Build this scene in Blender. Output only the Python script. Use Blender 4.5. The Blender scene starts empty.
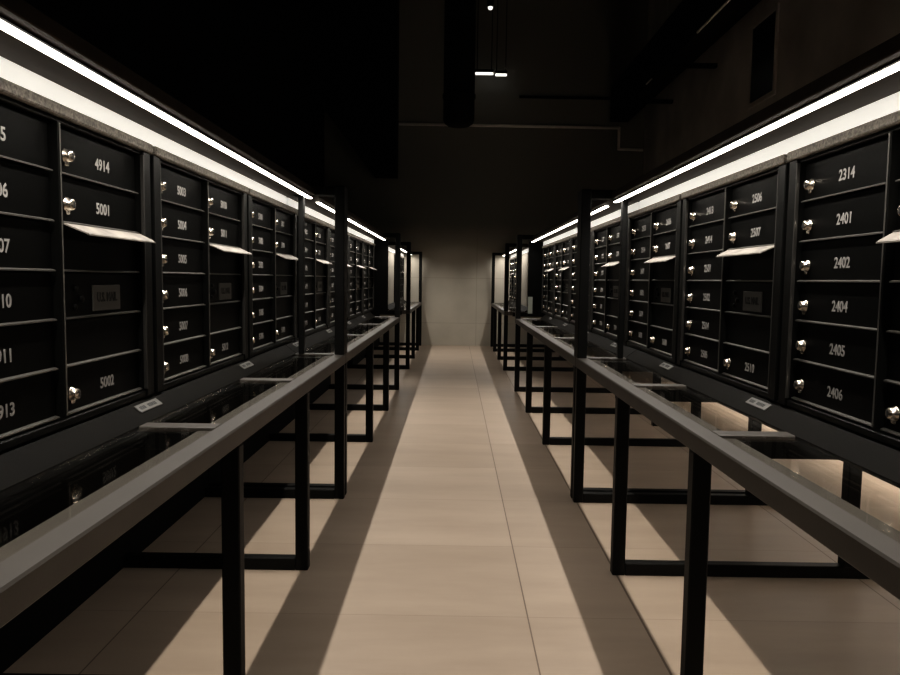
import bpy, math, random
from mathutils import Vector, Matrix
random.seed(4)
S = 1.1                       # camera height in metres; lengths below are in camera heights
scene = bpy.context.scene
COL = scene.collection
R = math.radians

# ------------------------------------------------------------------ materials
def mat(name, base, rough=.5, metal=0., bump=None, var=None, spec=.5, emit=None, estr=0.):
    m = bpy.data.materials.new(name); m.use_nodes = True
    nt = m.node_tree; b = nt.nodes['Principled BSDF']
    b.inputs['Base Color'].default_value = (*base, 1)
    b.inputs['Roughness'].default_value = rough
    b.inputs['Metallic'].default_value = metal
    b.inputs['Specular IOR Level'].default_value = spec
    if emit:
        b.inputs['Emission Color'].default_value = (*emit, 1); b.inputs['Emission Strength'].default_value = estr
    tc = nt.nodes.new('ShaderNodeTexCoord')
    if var:
        sc, amt = var
        n = nt.nodes.new('ShaderNodeTexNoise'); n.inputs['Scale'].default_value = sc; n.inputs['Detail'].default_value = 6
        nt.links.new(tc.outputs['Object'], n.inputs['Vector'])
        r = nt.nodes.new('ShaderNodeValToRGB'); e = r.color_ramp.elements
        e[0].position = .3; e[1].position = .7
        e[0].color = (*[c*(1-amt) for c in base], 1); e[1].color = (*[min(1, c*(1+amt)) for c in base], 1)
        nt.links.new(n.outputs['Fac'], r.inputs['Fac']); nt.links.new(r.outputs['Color'], b.inputs['Base Color'])
    if bump:
        sc, st = bump
        n = nt.nodes.new('ShaderNodeTexNoise'); n.inputs['Scale'].default_value = sc; n.inputs['Detail'].default_value = 4
        nt.links.new(tc.outputs['Object'], n.inputs['Vector'])
        bp = nt.nodes.new('ShaderNodeBump'); bp.inputs['Strength'].default_value = st; bp.inputs['Distance'].default_value = .002
        nt.links.new(n.outputs['Fac'], bp.inputs['Height']); nt.links.new(bp.outputs['Normal'], b.inputs['Normal'])
    return m

M = {}
M['steel'] = mat('black_powder_coated_steel', (.006, .006, .0055), .5, bump=(500, .15), spec=.14)
M['rail'] = mat('satin_dark_grey_rail', (.048, .041, .034), .5, bump=(400, .12), var=(9, .12))
M['ledge'] = mat('dark_grey_inner_ledge', (.062, .055, .047), .5, var=(9, .12))
M['sill'] = mat('dark_sill_metal', (.0036, .0029, .0019), .6, spec=.06, bump=(300, .12), var=(6, .2))
M['door'] = mat('black_door_enamel', (.0024, .0024, .0022), .42, bump=(900, .2), spec=.06)
M['frame'] = mat('black_cabinet_frame', (.005, .005, .0045), .38, bump=(600, .12), spec=.12)
M['cap'] = mat('speckled_cabinet_cap', (.19, .17, .145), .6, bump=(260, .9), var=(160, .6))
M['lip'] = mat('edge_lip_metal', (.22, .21, .19), .32, .85)
M['lip_low'] = mat('edge_lip_painted', (.035, .033, .03), .35, .2)
M['chrome'] = mat('worn_chrome', (.62, .56, .48), .26, 1.)
M['dark_slot'] = mat('keyhole_black', (.01, .01, .01), .6)
M['number'] = mat('engraved_number_grey', (.23, .22, .205), .55, spec=.15)
M['flap'] = mat('brushed_flap_metal', (.20, .18, .155), .5, .25, var=(14, .45))
M['plate'] = mat('grey_mail_plate', (.085, .082, .075), .45, .2)
M['plate_ink'] = mat('plate_ink', (.012, .012, .012), .6)
M['tag'] = mat('silver_tag', (.11, .105, .095), .5, .2)
M['white'] = mat('white_fascia_with_glow', (.80, .79, .76), .6, emit=(1., .96, .88), estr=.5)  # board is no lamp; its glow imitates the strip light falling on it
M['soffit'] = mat('dark_soffit_board', (.028, .019, .0125), .6, var=(20, .2), spec=.15)
M['paper'] = mat('grey_paper', (.20, .21, .18), .8)
M['blank'] = mat('pale_blank_panel', (.30, .27, .22), .7, var=(5, .15))
M['blackpaint'] = mat('black_wall_paint', (.0035, .0035, .0035), .85, spec=.1)
M['ceil'] = mat('black_ceiling_paint', (.004, .004, .004), .9)
M['duct'] = mat('black_duct_metal', (.003, .003, .003), .75, spec=.08)
M['edge'] = mat('painted_edge_highlight', (.8, .78, .74), .5)  # pale colour imitates light caught on the duct's lower edge
M['pipe'] = mat('grey_painted_pipe', (.75, .73, .68), .6)
M['bulk'] = mat('grey_plaster', (.10, .105, .10), .85)
M['wallr'] = mat('right_wall_plaster', (.62, .58, .54), .85, var=(1.3, .25))
M['window_dark'] = mat('dark_window_pane', (.006, .006, .007), .25)
M['steel_gate'] = M['steel']

def emission(name, col, st):
    m = bpy.data.materials.new(name); m.use_nodes = True; nt = m.node_tree
    nt.nodes.remove(nt.nodes['Principled BSDF'])
    e = nt.nodes.new('ShaderNodeEmission'); e.inputs['Color'].default_value = (*col, 1); e.inputs['Strength'].default_value = st
    nt.links.new(e.outputs[0], nt.nodes['Material Output'].inputs['Surface'])
    return m
LED_ST = 9.; LED_W = 4.5; SPREAD = 128
M['led'] = emission('warm_white_led', (1., .93, .82), LED_ST)
M['farled'] = emission('far_tube_light', (1., .97, .9), 1.3)
M['fill_lamp'] = emission('fill_lamp_glow', (1., .98, .95), 2.2)
M['led_added'] = emission('added_corridor_led', (1., .93, .84), 22.)


def mathn(nt, op, a, b=None, c=None):
    n = nt.nodes.new('ShaderNodeMath'); n.operation = op
    for i, v in enumerate((a, b, c)):
        if v is None: continue
        if isinstance(v, (int, float)): n.inputs[i].default_value = v
        else: nt.links.new(v, n.inputs[i])
    return n.outputs[0]

def glass():
    m = bpy.data.materials.new('clear_table_glass'); m.use_nodes = True; nt = m.node_tree
    nt.nodes.remove(nt.nodes['Principled BSDF'])
    t = nt.nodes.new('ShaderNodeBsdfTransparent'); t.inputs['Color'].default_value = (.955, .945, .925, 1)
    g = nt.nodes.new('ShaderNodeBsdfGlossy'); g.inputs['Roughness'].default_value = .03
    g.inputs['Color'].default_value = (.9, .9, .88, 1)
    geo = nt.nodes.new('ShaderNodeNewGeometry'); dp = nt.nodes.new('ShaderNodeVectorMath'); dp.operation = 'DOT_PRODUCT'
    nt.links.new(geo.outputs['Normal'], dp.inputs[0]); nt.links.new(geo.outputs['Incoming'], dp.inputs[1])
    k = mathn(nt, 'POWER', mathn(nt, 'SUBTRACT', 1., mathn(nt, 'ABSOLUTE', dp.outputs['Value'])), 5.)
    fac = mathn(nt, 'MULTIPLY_ADD', k, .40, .02)          # Schlick reflectance of a coated pane
    x = nt.nodes.new('ShaderNodeMixShader')
    nt.links.new(fac, x.inputs[0]); nt.links.new(t.outputs[0], x.inputs[1]); nt.links.new(g.outputs[0], x.inputs[2])
    nt.links.new(x.outputs[0], nt.nodes['Material Output'].inputs['Surface'])
    return m
M['glass'] = glass()

def floor_material():
    m = bpy.data.materials.new('beige_porcelain_tiles'); m.use_nodes = True; nt = m.node_tree
    b = nt.nodes['Principled BSDF']
    geo = nt.nodes.new('ShaderNodeNewGeometry'); sep = nt.nodes.new('ShaderNodeSeparateXYZ')
    nt.links.new(geo.outputs['Position'], sep.inputs[0])
    def seam(v, period, off, half):      # 1 on the joint
        t = mathn(nt, 'SUBTRACT', v, off*S)
        t = mathn(nt, 'PINGPONG', t, period*S/2)
        return mathn(nt, 'LESS_THAN', t, half*S)
    sx = seam(sep.outputs['X'], 1.16, .20, .0021)
    sy = seam(sep.outputs['Y'], .58, 2.12, .0014)
    # one extra long dark line beside the right-hand legs
    d = mathn(nt, 'ABSOLUTE', mathn(nt, 'SUBTRACT', sep.outputs['X'], .536*S))
    sz = mathn(nt, 'LESS_THAN', d, .0032*S)
    j = mathn(nt, 'MAXIMUM', mathn(nt, 'MAXIMUM', sx, mathn(nt, 'MULTIPLY', sy, .45)), sz)
    # tile-to-tile tone
    fx = mathn(nt, 'FLOOR', mathn(nt, 'DIVIDE', mathn(nt, 'SUBTRACT', sep.outputs['X'], .20*S), 1.16*S))
    fy = mathn(nt, 'FLOOR', mathn(nt, 'DIVIDE', mathn(nt, 'SUBTRACT', sep.outputs['Y'], 2.12*S), .58*S))
    cx = nt.nodes.new('ShaderNodeCombineXYZ'); nt.links.new(fx, cx.inputs[0]); nt.links.new(fy, cx.inputs[1])
    wn = nt.nodes.new('ShaderNodeTexWhiteNoise'); nt.links.new(cx.outputs[0], wn.inputs['Vector'])
    mp = nt.nodes.new('ShaderNodeMapping'); mp.inputs['Scale'].default_value = (.8, 3.2, 1)
    nt.links.new(geo.outputs['Position'], mp.inputs['Vector'])
    n1 = nt.nodes.new('ShaderNodeTexNoise'); n1.inputs['Scale'].default_value = 1.6; n1.inputs['Detail'].default_value = 7
    n1.inputs['Roughness'].default_value = .6
    nt.links.new(mp.outputs[0], n1.inputs['Vector'])
    v = mathn(nt, 'ADD', mathn(nt, 'MULTIPLY', n1.outputs['Fac'], .8), mathn(nt, 'MULTIPLY', wn.outputs['Value'], .2))
    r = nt.nodes.new('ShaderNodeValToRGB'); e = r.color_ramp.elements
    e[0].position = .3; e[0].color = (.345, .272, .208, 1); e[1].position = .72; e[1].color = (.45, .362, .285, 1)
    nt.links.new(v, r.inputs['Fac'])
    mx = nt.nodes.new('ShaderNodeMix'); mx.data_type = 'RGBA'
    nt.links.new(j, mx.inputs['Factor']); nt.links.new(r.outputs['Color'], mx.inputs['A'])
    mx.inputs['B'].default_value = (.16, .12, .09, 1)
    nt.links.new(mx.outputs['Result'], b.inputs['Base Color'])
    nt.links.new(mathn(nt, 'ADD', .40, mathn(nt, 'MULTIPLY', n1.outputs['Fac'], .2)), b.inputs['Roughness'])
    b.inputs['Specular IOR Level'].default_value = .35
    return m

def concrete_material():
    m = bpy.data.materials.new('board_marked_concrete'); m.use_nodes = True; nt = m.node_tree
    b = nt.nodes['Principled BSDF']; b.inputs['Roughness'].default_value = .8
    geo = nt.nodes.new('ShaderNodeNewGeometry'); sep = nt.nodes.new('ShaderNodeSeparateXYZ')
    nt.links.new(geo.outputs['Position'], sep.inputs[0])
    n1 = nt.nodes.new('ShaderNodeTexNoise'); n1.inputs['Scale'].default_value = 1.5; n1.inputs['Detail'].default_value = 8
    nt.links.new(geo.outputs['Position'], n1.inputs['Vector'])
    t = mathn(nt, 'PINGPONG', mathn(nt, 'SUBTRACT', sep.outputs['X'], .30*S), .6*S)
    sx = mathn(nt, 'LESS_THAN', t, .006*S)
    t2 = mathn(nt, 'PINGPONG', mathn(nt, 'SUBTRACT', sep.outputs['Z'], .34*S), .34*S)
    sz = mathn(nt, 'LESS_THAN', t2, .005*S)
    j = mathn(nt, 'MAXIMUM', mathn(nt, 'MULTIPLY', sx, .5), mathn(nt, 'MULTIPLY', sz, .5))
    r = nt.nodes.new('ShaderNodeValToRGB'); e = r.color_ramp.elements
    e[0].position = .32; e[0].color = (.42, .38, .315, 1); e[1].position = .7; e[1].color = (.53, .485, .405, 1)
    nt.links.new(n1.outputs['Fac'], r.inputs['Fac'])
    mx = nt.nodes.new('ShaderNodeMix'); mx.data_type = 'RGBA'
    nt.links.new(j, mx.inputs['Factor']); nt.links.new(r.outputs['Color'], mx.inputs['A'])
    mx.inputs['B'].default_value = (.33, .29, .235, 1)
    mr = nt.nodes.new('ShaderNodeMapRange'); mr.interpolation_type = 'SMOOTHSTEP'      # painted shade: concrete colour darkens higher up
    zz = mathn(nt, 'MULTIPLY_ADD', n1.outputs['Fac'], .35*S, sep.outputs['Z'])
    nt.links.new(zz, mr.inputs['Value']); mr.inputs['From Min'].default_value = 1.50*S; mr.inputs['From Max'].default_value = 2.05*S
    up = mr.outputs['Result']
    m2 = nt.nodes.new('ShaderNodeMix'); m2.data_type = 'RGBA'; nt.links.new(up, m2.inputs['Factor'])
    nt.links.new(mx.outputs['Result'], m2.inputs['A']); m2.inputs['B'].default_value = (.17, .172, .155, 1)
    nt.links.new(m2.outputs['Result'], b.inputs['Base Color'])
    return m
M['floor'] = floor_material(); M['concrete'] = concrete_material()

# ------------------------------------------------------------------ mesh helper (lengths in camera heights, scaled to metres)
class MB:
    def __init__(self): self.v = []; self.f = []; self.mi = []; self.sm = []
    def add(self, vs, fs, mi=0, smooth=False):
        o = len(self.v); self.v += [tuple(p) for p in vs]
        for f in fs: self.f.append([o+i for i in f]); self.mi.append(mi); self.sm.append(smooth)
        return self
    def box(self, x0, x1, y0, y1, z0, z1, bev=0., mi=0):
        if x0 > x1: x0, x1 = x1, x0
        if y0 > y1: y0, y1 = y1, y0
        if z0 > z1: z0, z1 = z1, z0
        if bev <= 0:
            v = [(x, y, z) for z in (z0, z1) for y in (y0, y1) for x in (x0, x1)]
            return self.add(v, [(0, 2, 3, 1), (4, 5, 7, 6), (0, 1, 5, 4), (2, 6, 7, 3), (0, 4, 6, 2), (1, 3, 7, 5)], mi)
        b = min(bev, (x1-x0)*.45, (y1-y0)*.45, (z1-z0)*.45)
        idx = {}; vs = []
        X = (x0, x1); Y = (y0, y1); Z = (z0, z1)
        for i in (0, 1):
            for j in (0, 1):
                for k in (0, 1):
                    for a in range(3):       # vertex lies on the face of axis a
                        p = [X[i], Y[j], Z[k]]; s = (1 if i == 0 else -1, 1 if j == 0 else -1, 1 if k == 0 else -1)
                        for q in range(3):
                            if q != a: p[q] += s[q]*b
                        idx[(i, j, k, a)] = len(vs); vs.append(tuple(p))
        F = []
        for s in (0, 1):
            F.append([idx[(s, 0, 0, 0)], idx[(s, 1, 0, 0)], idx[(s, 1, 1, 0)], idx[(s, 0, 1, 0)]][::1 if s else -1])
            F.append([idx[(0, s, 0, 1)], idx[(1, s, 0, 1)], idx[(1, s, 1, 1)], idx[(0, s, 1, 1)]][::-1 if s else 1])
            F.append([idx[(0, 0, s, 2)], idx[(1, 0, s, 2)], idx[(1, 1, s, 2)], idx[(0, 1, s, 2)]][::1 if s else -1])
        for j in (0, 1):
            for k in (0, 1):
                f = [idx[(0, j, k, 1)], idx[(1, j, k, 1)], idx[(1, j, k, 2)], idx[(0, j, k, 2)]]
                F.append(f if j == k else f[::-1])
                f = [idx[(j, 0, k, 2)], idx[(j, 1, k, 2)], idx[(j, 1, k, 0)], idx[(j, 0, k, 0)]]
                F.append(f if j == k else f[::-1])
                f = [idx[(j, k, 0, 0)], idx[(j, k, 1, 0)], idx[(j, k, 1, 1)], idx[(j, k, 0, 1)]]
                F.append(f if j == k else f[::-1])
                for i in (0, 1):
                    f = [idx[(i, j, k, 0)], idx[(i, j, k, 1)], idx[(i, j, k, 2)]]
                    F.append(f if (i+j+k) % 2 else f[::-1])
        return self.add(vs, F, mi)
    def lathe(self, prof, c, axis='y', n=20, mi=0, smooth=True):   # prof [(dist along axis, radius)]
        vs = []
        for d, r in prof:
            for i in range(n):
                a = 2*math.pi*i/n; p = (r*math.cos(a), r*math.sin(a))
                q = {'y': (p[0], d, p[1]), 'z': (p[0], p[1], d), 'x': (d, p[0], p[1])}[axis]
                vs.append((c[0]+q[0], c[1]+q[1], c[2]+q[2]))
        fs = [(k*n+i, k*n+(i+1) % n, (k+1)*n+(i+1) % n, (k+1)*n+i) for k in range(len(prof)-1) for i in range(n)]
        fs.append(list(range(n))[::-1]); fs.append([(len(prof)-1)*n+i for i in range(n)])
        return self.add(vs, fs, mi, smooth)
    def prism(self, poly, axis, a0, a1, mi=0):    # poly in the two other axes
        def P(u, v, w): return {'x': (w, u, v), 'y': (u, w, v), 'z': (u, v, w)}[axis]
        n = len(poly)
        vs = [P(u, v, a0) for u, v in poly]+[P(u, v, a1) for u, v in poly]
        fs = [list(range(n)), list(range(n, 2*n))[::-1]]+[(i, i+n, (i+1) % n+n, (i+1) % n) for i in range(n)]
        return self.add(vs, fs, mi)
    def tube(self, pts, r, n=10, mi=0):
        for a, b in zip(pts[:-1], pts[1:]):
            a = Vector(a); b = Vector(b); d = (b-a).normalized()
            u = d.orthogonal().normalized(); w = d.cross(u)
            vs = [tuple(p+(u*math.cos(t)+w*math.sin(t))*r) for p in (a-d*r*.6, b+d*r*.6) for t in [2*math.pi*i/n for i in range(n)]]
            self.add(vs, [(i, (i+1) % n, n+(i+1) % n, n+i) for i in range(n)]+[list(range(n))[::-1], list(range(n, 2*n))], mi, True)
        return self
    def mirror(self): self.v = [(-x, y, z) for x, y, z in self.v]; return self
    def mesh(self, name, mats):
        me = bpy.data.meshes.new(name)
        me.from_pydata([(x*S, y*S, z*S) for x, y, z in self.v], [], self.f)
        for m in (mats if isinstance(mats, (list, tuple)) else [mats]): me.materials.append(m)
        me.polygons.foreach_set('material_index', self.mi); me.polygons.foreach_set('use_smooth', self.sm)
        import bmesh
        bm = bmesh.new(); bm.from_mesh(me); bmesh.ops.recalc_face_normals(bm, faces=bm.faces); bm.to_mesh(me); bm.free()
        me.update(); return me

def link(name, me, parent=None, loc=None):
    o = bpy.data.objects.new(name, me); COL.objects.link(o)
    if parent: o.parent = parent
    if loc: o.location = [c*S for c in loc]
    return o
def empty(name, loc, rz=0.):
    o = bpy.data.objects.new(name, None); COL.objects.link(o); o.empty_display_size = .1
    o.location = [c*S for c in loc]; o.rotation_euler = (0, 0, rz); return o
def tag(o, label=None, cat=None, group=None, kind=None):
    for k, v in (('label', label), ('category', cat), ('group', group), ('kind', kind)):
        if v: o[k] = v
    return o
def struct(name, mb, m, parent=None, label=None, cat=None):
    o = link(name, mb.mesh(name, m), parent)
    if not parent: tag(o, label, cat, kind='structure')
    return o
def text_mesh(s, size, ext, m, xs=1., off=0.):
    c = bpy.data.curves.new('txt', 'FONT'); c.body = s; c.size = size*S; c.align_x = 'CENTER'; c.align_y = 'CENTER'
    c.extrude = ext*S; c.offset = off*S; c.resolution_u = 3; c.space_character = 1.0
    o = bpy.data.objects.new('txt', c); COL.objects.link(o)
    bpy.context.view_layer.update()
    me = bpy.data.meshes.new_from_object(o.evaluated_get(bpy.context.evaluated_depsgraph_get()))
    bpy.data.objects.remove(o); bpy.data.curves.remove(c)
    me.transform(Matrix.Diagonal((xs, 1, 1, 1)))
    me.transform(Matrix.Rotation(math.pi/2, 4, 'X'))       # stands up, reads from -y
    me.materials.clear(); me.materials.append(m); return me

# ------------------------------------------------------------------ room
XL, XR, YB, ZC = -2.0, 2.75, 11.13, 5.4
Y0 = -2.6
struct('floor', MB().box(XL-.1, XR+.1, Y0, YB+.1, -.08, 0), M['floor'], label='beige porcelain tile floor with thin dark joints', cat='floor')
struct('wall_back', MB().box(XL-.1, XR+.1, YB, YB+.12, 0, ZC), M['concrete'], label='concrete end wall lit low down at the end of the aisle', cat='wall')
struct('wall_left', MB().box(XL-.12, XL, Y0, YB, 0, ZC), M['blackpaint'], label='black side wall behind the left row', cat='wall')
struct('wall_right', MB().box(XR, XR+.12, Y0, YB, 0, ZC), M['wallr'], label='dim brown-grey side wall above the right row', cat='wall')
struct('wall_front', MB().box(XL-.12, XR+.12, Y0-.12, Y0, 0, ZC), M['blackpaint'], label='black wall behind the viewer', cat='wall')
struct('ceiling', MB().box(XL-.12, XR+.12, Y0, YB+.12, ZC, ZC+.1), M['ceil'], label='black painted ceiling', cat='ceiling')
struct('trim_1', MB().prism([(-1.985, 3.47), (-1.24, 2.49), (-.90, 2.49), (-.90, ZC-.01), (-1.985, ZC-.01)], 'y', YB-.35, YB-.005), M['duct'],
       label='black bulkhead with a slanted lower edge on the end wall', cat='bulkhead')

# recessed window on right wall
w = struct('window_1', MB().box(XR-.02, XR-.002, 6.58, 6.62, 2.65, 3.42).box(XR-.02, XR-.002, 7.13, 7.17, 2.65, 3.42)
           .box(XR-.02, XR-.002, 6.62, 7.13, 3.38, 3.42).box(XR-.02, XR-.002, 6.62, 7.13, 2.65, 2.69), M['wallr'],
           label='small dark window high in the right wall', cat='window')
struct('window_pane', MB().box(XR-.012, XR-.004, 6.62, 7.13, 2.69, 3.38), M['window_dark'], w)

# ------------------------------------------------------------------ overhead services
o = tag(empty('ceiling_duct', (2.36, 7.5, 3.35)), 'long black rectangular duct with a highlight painted along its lower edge high at the right', 'duct')
link('duct_body', MB().box(-.13, .14, -4.4, 3.6, 0, .5, .01).mesh('duct_body', M['duct']), o)
link('edge_highlight', MB().box(-.146, -.132, 1.25, 1.5, -.006, .006).mesh('edge_highlight', M['edge']), o)
link('edge_highlight', MB().box(-.146, -.132, -1.5, -.35, -.008, .008).mesh('edge_highlight', M['edge']), o)
for y in (-1.05, 1.2): link('hanger_rod', MB().lathe([(.5, .008), (2.04, .008)], (0, y, 0), 'z', 8).mesh('hanger_rod', M['pipe']), o)
for i, y in enumerate((0., 1.6)):
    link('cross_bracket', MB().box(-.3, .39, y+.6, y+.66, -.045, -.005).mesh('cross_bracket', M['duct']), o)

o = tag(empty('ventilation_pipe', (-.012, 8.0, 2.62)), 'wide black round ventilation pipe hanging down above the aisle', 'pipe')
link('pipe_body', MB().lathe([(0, .06), (.012, .115), (.035, .15), (.07, .165), (ZC-2.62-.005, .165)], (0, 0, 0), 'z', 32).mesh('pipe_body', M['duct']), o)
link('collar', MB().lathe([(.30, .175), (.34, .175)], (0, 0, 0), 'z', 32).mesh('collar', M['duct']), o)

o = link('conduit', MB().tube([(-.88, YB-.0225, 3.285), (2.37, YB-.0225, 3.265), (2.37, YB-.0225, 2.96), (2.72, YB-.0225, 2.95)], .022).mesh('conduit', M['pipe']))
tag(o, 'thin grey conduit running level across the upper end wall', 'conduit')
o = link('wall_pipe', MB().tube([(.9, YB-.0225, 3.70), (2.45, YB-.0225, 3.69)], .02).mesh('wall_pipe', M['duct'])); tag(o, 'dark level pipe high on the end wall above the conduit', 'pipe')

def tube_light(x0, x1, y, z, label):
    t = tag(empty('tube_light', ((x0+x1)/2, y, z)), label, 'light', 'small lights far up near the end wall')
    h = (x1-x0)/2
    link('housing', MB().box(-h-.005, h+.005, -.03, .03, .022, .06, .006).mesh('housing', M['duct']), t)
    link('tube', MB().box(-h, h, -.016, .016, -.012, .022, .006).mesh('tube', M['farled']), t)
    for s in (-1, 1): link('hanger_rod', MB().lathe([(.06, .006), (ZC-z-.002, .006)], (s*h*.8, 0, 0), 'z', 6).mesh('hanger_rod', M['duct']), t)
tube_light(.225, .485, 10.9, 3.965, 'longer left one of the two small tube lights high by the end wall')
tube_light(.515, .68, 10.9, 3.95, 'shorter right one of the two small tube lights high by the end wall')
t = tag(empty('spot_light', (.33, 8.6, 4.07)), 'tiny bright spot lamp at the top of the view', 'light')
link('housing', MB().lathe([(.01, .035), (.12, .045), (.15, .02), (ZC-4.07-.002, .012)], (0, 0, 0), 'z', 16).mesh('housing', M['duct']), t)
link('lamp', MB().lathe([(-.022, .008), (-.015, .022), (.01, .028)], (0, 0, 0), 'z', 16).mesh('lamp', M['farled']), t)

# added fill lamp, unseen above the view, shaded to brighten the right wall
for i, (x, y) in enumerate(((1.95, 2.7),)):
    t = tag(empty('added_fill_lamp', (x, y, 3.2)), 'added unseen fill lamp hung above the right row near the side wall', 'light')
    link('housing', MB().box(-.32, .32, -.07, .07, .02, .07, .01).mesh('housing', M['duct']), t)
    link('shade', MB().box(-.33, .33, .072, .078, -.16, .06, .001).box(-.336, -.33, -.07, .078, -.16, .06, .001).mesh('shade', M['duct']), t)
    link('diffuser', MB().box(-.30, .30, -.055, .055, 0, .02).mesh('diffuser', M['fill_lamp']), t)
    link('hanger_rod', MB().lathe([(.07, .008), (ZC-3.201, .008)], (0, 0, 0), 'z', 6).mesh('hanger_rod', M['duct']), t)

# ------------------------------------------------------------------ mailbox unit (local: x right when facing it, -y towards the viewer, z up)
W, CH, DEP = .83, .60, .46          # width, height, depth ; bottom at z=.70
ROW = .0952; Z0 = .019
COLS = ((.045, .405), (.425, .785))
def unit_body():
    b = MB()
    b.box(0, W, .028, DEP, 0, CH)                       # carcass behind the doors
    b.box(0, .040, -.012, .029, 0, CH, .002); b.box(W-.040, W, -.012, .029, 0, CH, .002)
    b.box(.040, W-.040, -.008, .029, 0, Z0-.004, .002)
    b.box(.040, W-.040, -.006, .029, Z0+6*ROW, CH, .002)
    b.box(.409, .421, -.008, .029, Z0, Z0+6*ROW)
    return b.mesh('cabinet_body', M['frame'])
ME = {}
ME['body'] = unit_body()
ME['cap'] = MB().box(0, W, -.020, DEP, CH, CH+.022, .003).mesh('top_cap', M['cap'])
ME['mull'] = MB().box(.4135, .4168, -.0105, -.008, Z0+.002, Z0+6*ROW-.001, .0008).mesh('mullion', M['lip'])
ME['sidestrip'] = MB().box(.0395, .0435, -.013, -.004, Z0, Z0+6*ROW, .001).mesh('edge_strip', M['lip_low'])
ME['sidestrip2'] = MB().box(W-.0435, W-.0395, -.013, -.004, Z0, Z0+6*ROW, .001).mesh('edge_strip', M['lip_low'])
dw = COLS[0][1]-COLS[0][0]
def door_mesh(lip, handle=False):
    b = MB()
    b.box(.002, dw-.002, -.003, .010, .004, ROW-.002, .0015)
    # thin folded lower lip that catches the light
    b.prism([(-.012, .0005), (-.012, .0030), (-.006, .0052), (.002, .0052), (.002, .0005)], 'x', .004, dw-.004, 1)
    return b.mesh('door', [M['door'], lip])
ME['door'] = door_mesh(M['lip'])
def lock_mesh():
    b = MB(); c = (.037, -.003, ROW/2-.009)
    b.lathe([(0, .0145), (-.003, .0145), (-.004, .0118), (-.0125, .0116), (-.0150, .0102), (-.0165, .0066), (-.0168, .0005)], c, 'y', 20)
    b.box(c[0]-.0012, c[0]+.0012, -.0212, -.0195, c[2]-.006, c[2]+.006, 0, 1)
    b.box(c[0]-.0075, c[0]+.0065, -.009, -.003, c[2]-.0200, c[2]-.010, .002)     # small cam tab below
    return b.mesh('lock', [M['chrome'], M['dark_slot']])
ME['lock'] = lock_mesh()
def flap_mesh():
    b = MB(); L0, L1 = .004, dw+.004
    t = [(L0, .006, .005), (L1, .006, .005), (L1-.012, -.040, -.016), (L0+.020, -.040, -.016)]
    bo = [(x, y, z-.003) for x, y, z in t]
    b.add(t+bo, [(0, 1, 2, 3), (7, 6, 5, 4), (0, 3, 7, 4), (1, 0, 4, 5), (2, 1, 5, 6), (3, 2, 6, 7)])
    b.prism([(-.040, -.0165), (-.044, -.0185), (-.044, -.0215), (-.040, -.020)], 'x', L0+.022, L1-.014)
    return b.mesh('mail_slot_flap', M['flap'])
ME['flap'] = flap_mesh()
ME['plate'] = MB().box(0, .128, -.0065, -.003, 0, .056, .001).mesh('mail_plate', M['plate'])
ME['platetext'] = text_mesh('U.S. MAIL', .028, .0006, M['plate_ink'], .82, .0008)
def arrow_lock():
    b = MB()
    for (x, z, r) in ((0, 0, .007), (.022, -.022, .008), (-.004, -.038, .006)):
        b.lathe([(0, r), (-.004, r), (-.006, r*.7)], (x, 0, z), 'y', 14)
    return b.mesh('service_lock', M['frame'])
ME['arrow'] = arrow_lock()
def sill_tag():
    b = MB().box(0, .125, 0, .003, 0, .024, .001)
    for i, (a, c) in enumerate(((.012, .05), (.058, .112))):
        for k in range(int((c-a)/.008)):
            b.box(a+k*.008, a+k*.008+.0045, -.0006, 0, .007, .017, 0, 1)
    return b.mesh('sill_tag', [M['tag'], M['plate_ink']])
ME['silltag'] = sill_tag()

def mailbox(side, y0, nums, label):
    """side 1 = right row, -1 = left row; y0 = near end; nums: 6 left-column numbers then 3 of the slot column"""
    X = .801
    if side > 0: root = empty('mailbox_unit', (X, y0+W, .70), -math.pi/2)
    else: root = empty('mailbox_unit', (-X, y0, .70), math.pi/2)
    tag(root, label, 'mailbox', 'black mailbox units in the two rows')
    link('cabinet_body', ME['body'], root); link('top_cap', ME['cap'], root); link('mullion', ME['mull'], root)
    link('edge_strip', ME['sidestrip'], root); link('edge_strip', ME['sidestrip2'], root)
    def door(ci, ri, num):          # ri 0 = top
        z = Z0+(5-ri)*ROW
        d = link('door', ME['door'], root, (COLS[ci][0], .010, z))
        if num is not None:
            link('lock', ME['lock'], d)
            link('box_number', text_mesh(num, .0335, .0004, M['number'], .98, .0006), d, (.192, -.0036, ROW/2-.006))
        return d
    for r in range(6): door(0, r, nums[r])
    door(1, 0, nums[6]); door(1, 1, nums[7])
    door(1, 2, None); d = door(1, 3, None); door(1, 4, None); door(1, 5, nums[8])
    p = link('mail_plate', ME['plate'], d, (.131, 0, .012)); link('plate_lettering', ME['platetext'], p, (.064, -.0068, .029))
    link('service_lock', ME['arrow'], d, (.062, -.003, .062))
    link('mail_slot_flap', ME['flap'], root, (COLS[1][0], 0, Z0+4*ROW-.001))
    return root

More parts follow.
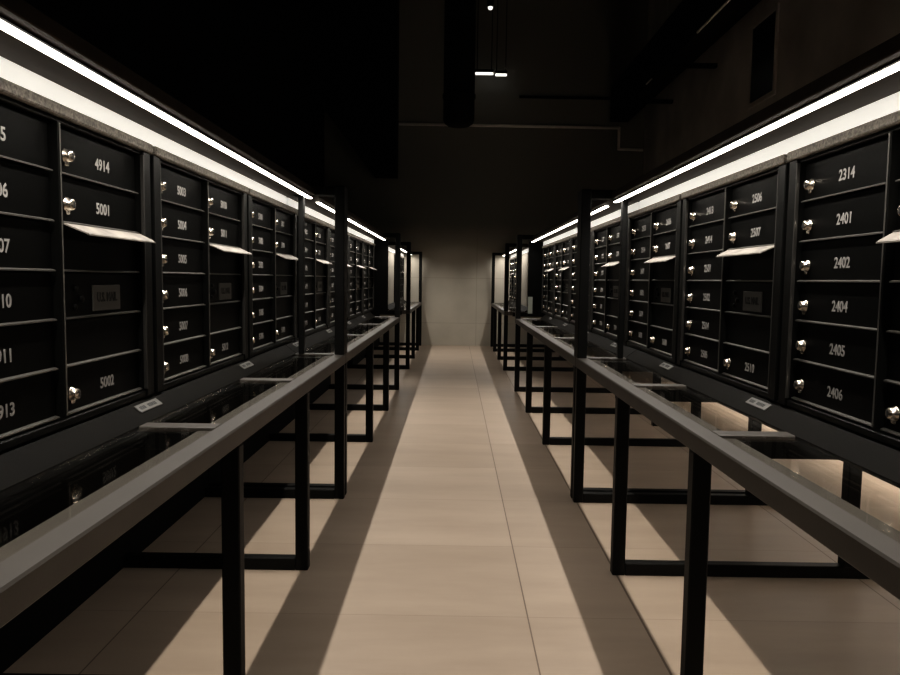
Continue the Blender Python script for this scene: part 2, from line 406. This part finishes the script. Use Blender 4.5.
def seq(a): return [str(a+i) for i in range(9)]
ys1 = (1.015, 1.865, 2.715); ys2 = (3.615, 4.448, 5.281, 6.114); ys3 = (9.36, 10.20)
LEFT = [(ys1[0], ['4905', '4906', '4907', '4910', '4911', '4913', '4914', '5001', '5002'], 'nearest black mailbox unit of the left row, boxes 4914 and 5001'),
        (ys1[1], ['5003', '5004', '5005', '5006', '5007', '5008', '5010', '5011', '5012'], 'second black mailbox unit from the front in the left row'),
        (ys1[2], seq(5101), 'third black mailbox unit of the left row, just before the first post'),
        (ys2[0], seq(5110), 'black mailbox unit just past the first post of the left row'),
        (ys2[1], seq(5201), 'black mailbox unit second past the first post of the left row'),
        (ys2[2], seq(5210), 'black mailbox unit third past the first post of the left row'),
        (ys2[3], seq(5301), 'last black mailbox unit of the middle bay in the left row'),
        (ys3[0], seq(5310), 'first black mailbox unit of the far bay in the left row'),
        (ys3[1], seq(5401), 'farthest black mailbox unit of the left row, by the end wall')]
RIGHT = [(ys1[0], ['2314', '2401', '2402', '2404', '2405', '2406', '2407', '2408', '2410'], 'nearest black mailbox unit of the right row, boxes 2314 to 2406'),
         (ys1[1], ['2413', '2414', '2501', '2502', '2504', '2505', '2506', '2507', '2510'], 'second black mailbox unit of the right row, boxes 2506 and 2507'),
         (ys1[2], ['2513', '2514', '2601', '2602', '2604', '2605', '2606', '2607', '2608'], 'third black mailbox unit of the right row, just before the first post'),
         (ys2[0], seq(2701), 'black mailbox unit just past the first post of the right row'),
         (ys2[1], seq(2710), 'black mailbox unit second past the first post of the right row'),
         (ys2[2], seq(2801), 'black mailbox unit third past the first post of the right row'),
         (ys2[3], seq(2810), 'last black mailbox unit of the middle bay in the right row'),
         (ys3[0], seq(2901), 'first black mailbox unit of the far bay in the right row'),
         (ys3[1], seq(2910), 'farthest black mailbox unit of the right row, by the end wall')]
for y, n, l in LEFT: mailbox(-1, y, n, l)
for y, n, l in RIGHT: mailbox(1, y, n, l)

# ------------------------------------------------------------------ tables and canopies
ZD, BH, A, LW = .657, .0445, .520, .043
def part(name, mb, m, parent, side, loc=None):
    if side < 0: mb.mirror()
    return link(name, mb.mesh(name, m), parent, loc)

def table(side, ya, yb, frames, rears, label):
    t = tag(empty('glass_table', (side*.63, (ya+yb)/2, 0)), label, 'table', 'long glass topped steel tables')
    ox, oy = .63, (ya+yb)/2
    def B(x0, x1, y0, y1, z0, z1, bev=.003, mb=None): return (mb or MB()).box(x0-ox, x1-ox, y0-oy, y1-oy, z0, z1, bev)
    part('front_rail', B(A, .5705, ya, yb, ZD-BH, ZD, .0035), M['rail'] if True else None, t, side)
    part('ledge', B(.573, .611, ya, yb, ZD-BH, ZD-.0080, .001), M['ledge'], t, side)
    # sloping sill below the mailboxes
    sl = MB().prism([(.745-ox, ZD-.008), (.745-ox, ZD), (.800-ox, .699), (.812-ox, .699), (.762-ox, ZD-.008)], 'y', ya-oy, yb-oy)
    part('rear_sill', sl, M['sill'], t, side)
    part('support_shelf', B(.814, 1.299, ya, yb, .692, .6985, .001), M['sill'], t, side)
    part('sill_edge', B(.797, .801, ya, yb, .6985, .7025, .0005), M['lip_low'], t, side)
    part('back_rail', B(1.30, 1.345, ya, yb, ZD-BH, .699, .003), M['steel'], t, side)
    ys = sorted(frames)
    ed = [ya]+[y+.02 for y in ys if ya+.1 < y < yb-.1]+[yb]
    for y0, y1 in zip(ed[:-1], ed[1:]):
        g = MB().box(.5725-ox, .7440-ox, y0+.018-oy, y1-.018-oy, ZD-.0075, ZD-.0015)
        part('glass_pane', g, M['glass'], t, side)
    for y in ed[1:-1]:
        part('crossbar', B(.5705, .752, y-.028, y+.020, ZD-.012, ZD, .002), M['rail'], t, side)
    for y in (ya, yb-.018):
        part('crossbar', B(.5705, .752, y, y+.018, ZD-.012, ZD, .002), M['rail'], t, side)
    for y0 in ys1+ys2+ys3:
        yc = y0+W-.7625 if side > 0 else y0+.7625
        if not ya < yc < yb: continue
        g = link('sill_tag', ME['silltag'], t, (side*(.801-.0352-ox), (y0+W-.70 if side > 0 else y0+.70)-oy, .70-.0234))
        g.rotation_euler = (R(-52.6), 0, -side*math.pi/2)
    for y in frames:
        part('leg', B(A, A+LW, y, y+.038, 0, ZD-BH, .003), M['steel'], t, side)
        part('floor_bar', B(A+LW, 1.345 if side < 0 else 1.62, y, y+.038, 0, .043, .003), M['steel'], t, side)
        part('top_bar', B(.612, 1.299, y, y+.038, ZD-.056, ZD-.013, .003), M['steel'], t, side)
    if side < 0: part('back_panel', B(1.15, 1.162, ya, yb, 0.001, ZD-.060, .001), M['duct'], t, side)
    for y in rears:
        part('rear_leg', B(1.30, 1.345, y, y+.045, .043, ZD-BH, .003), M['steel'], t, side)
    return t

def canopy(side, ya, yb, l0, l1, posts, rposts, label, endpanel=False):
    ox, oy = .63, (ya+yb)/2
    t = tag(empty('light_canopy', (side*ox, oy, ZD)), label, 'canopy', 'dark canopies with a light strip over the mailboxes')
    def B(x0, x1, y0, y1, z0, z1, bev=.002): return MB().box(x0-ox, x1-ox, y0-oy, y1-oy, z0-ZD, z1-ZD, bev)
    part('canopy_board', B(.655, 1.27, ya, yb, 1.364, 1.392), M['soffit'], t, side)
    part('fascia', B(.801, .812, ya+.001, yb-.025, 1.3225, 1.364, 0), M['white'], t, side)
    ch = part('light_channel', B(.677, .706, l0, l1, 1.3605, 1.364, 0), M['duct'], t, side)
    mb = B(.6820, .7015, l0+.003, l1-.003, 1.3555, 1.3605, .0015)
    part('light_strip', mb, M['led'], ch, side)
    ld = bpy.data.lights.new('strip_lamp', 'AREA'); ld.shape = 'RECTANGLE'; ld.size = .010*S; ld.size_y = (l1-l0)*S
    ld.energy = LED_W*(l1-l0)*S; ld.color = (1., .95, .885); ld.spread = R(SPREAD if yb < 10 else 165)
    lo = bpy.data.objects.new('strip_lamp', ld); COL.objects.link(lo); lo.parent = ch
    lo.location = (side*(.6915-ox)*S, ((l0+l1)/2-oy)*S, (1.3545-ZD)*S)
    for y in posts:
        part('front_post', B(A, A+LW, y, y+.10, ZD, 1.402, .003), M['steel'], t, side)
        part('lintel', B(A+LW, .76, y+.02, y+.09, 1.364, 1.402, .003), M['steel'], t, side)
    for y in rposts:
        part('rear_post', B(.706, .730, y, y+.035, ZD, 1.364, .002), M['steel'], t, side)
    if endpanel: part('end_panel', B(.665, 1.27, yb-.02, yb, ZD+.0, 1.364, .001), M['door'], t, side)
    return t

bays = [
    (-.35, 3.312, [.05, 1.656, 2.442, 3.262], [.05, 1.64, 2.43, 3.24], -.3, 3.37, [3.262], [3.29], -.35, 3.40),
    (3.318, 6.66, [3.325, 4.43, 5.51, 6.56], [4.04, 4.84, 5.96], 3.56, 6.93, [6.56], [], 3.41, 7.03),
    (8.09, 11.05, [8.10, 9.2, 10.25, 11.0], [8.1, 9.2, 10.3], 8.5, 11.06, [8.10, 10.94], [8.62], 8.06, 11.10)]
names = ('near', 'middle', 'far')
for side in (-1, 1):
    sn = 'left' if side < 0 else 'right'
    for bi, (ya, yb, fr, rr, l0, l1, po, rp, ca, cb) in enumerate(bays):
        table(side, ya, yb, fr, rr, f'{names[bi]} black steel table with glass panes under the {sn} row of mailboxes')
        canopy(side, ca, cb, l0, l1, po, rp, f'{names[bi]} dark canopy with glowing light strip over the {sn} row', bi == 1)
    # blank panel at the start of the far bay
    mb = MB().box(side*.801, side*.815, 8.45, 9.33, .702, 1.318, .002)
    o = link('blank_panel', mb.mesh('blank_panel', M['blank'])); tag(o, f'pale blank panel before the far mailboxes of the {sn} row', 'panel')
mb = MB().box(.668, .712, 7.006, 7.009, .685, .845)
o = link('notice_sheet', mb.mesh('notice_sheet', M['paper'])); tag(o, 'small grey-green paper notice on the dark end panel of the right row', 'notice')

# added strip, unseen behind the right row, to light the floor beyond it
t = tag(empty('added_wall_light', (2.70, 4.0, 1.34)), 'long added light strip low along the right wall, unseen behind the mailboxes', 'light')
link('housing', MB().box(-.16, .05, -4.2, 3.1, .02, .05, .004).mesh('housing', M['soffit']), t)
link('light_strip', MB().box(-.12, -.10, -4.1, 3.0, .012, .02).mesh('light_strip', M['led_added']), t)
ld = bpy.data.lights.new('added_wall_lamp', 'AREA'); ld.shape = 'RECTANGLE'; ld.size = .02*S; ld.size_y = 7.1*S
ld.energy = 94.; ld.color = (1., .93, .84); ld.spread = R(62)
lo = bpy.data.objects.new('added_wall_lamp', ld); COL.objects.link(lo); lo.parent = t; lo.location = (-.06*S, -.55*S, .010*S)

# ------------------------------------------------------------------ camera, world
f, pitch, yaw, roll, x0 = 735.55, .0789, -.0053, .0135, -.0315
F = Vector((math.sin(yaw)*math.cos(pitch), math.cos(yaw)*math.cos(pitch), -math.sin(pitch)))
Rv = Vector((math.cos(yaw), -math.sin(yaw), 0)); U = Rv.cross(F)
c, s = math.cos(roll), math.sin(roll)
R2 = Rv*c+U*s; U2 = U*c-Rv*s
cd = bpy.data.cameras.new('camera'); cam = bpy.data.objects.new('camera', cd); COL.objects.link(cam)
cam.matrix_world = Matrix(((R2.x, U2.x, -F.x, x0*S), (R2.y, U2.y, -F.y, 0), (R2.z, U2.z, -F.z, S), (0, 0, 0, 1)))
cd.sensor_fit = 'HORIZONTAL'; cd.sensor_width = 36; cd.lens = 36*f/900; cd.clip_start = .02; cd.clip_end = 100
scene.camera = cam
wd = bpy.data.worlds.new('world'); wd.use_nodes = True; scene.world = wd
wd.node_tree.nodes['Background'].inputs['Color'].default_value = (.02, .02, .02, 1)
wd.node_tree.nodes['Background'].inputs['Strength'].default_value = .1
scene.view_settings.view_transform = 'Standard'; scene.view_settings.look = 'Medium High Contrast'
scene.view_settings.exposure = 0; scene.view_settings.gamma = 1
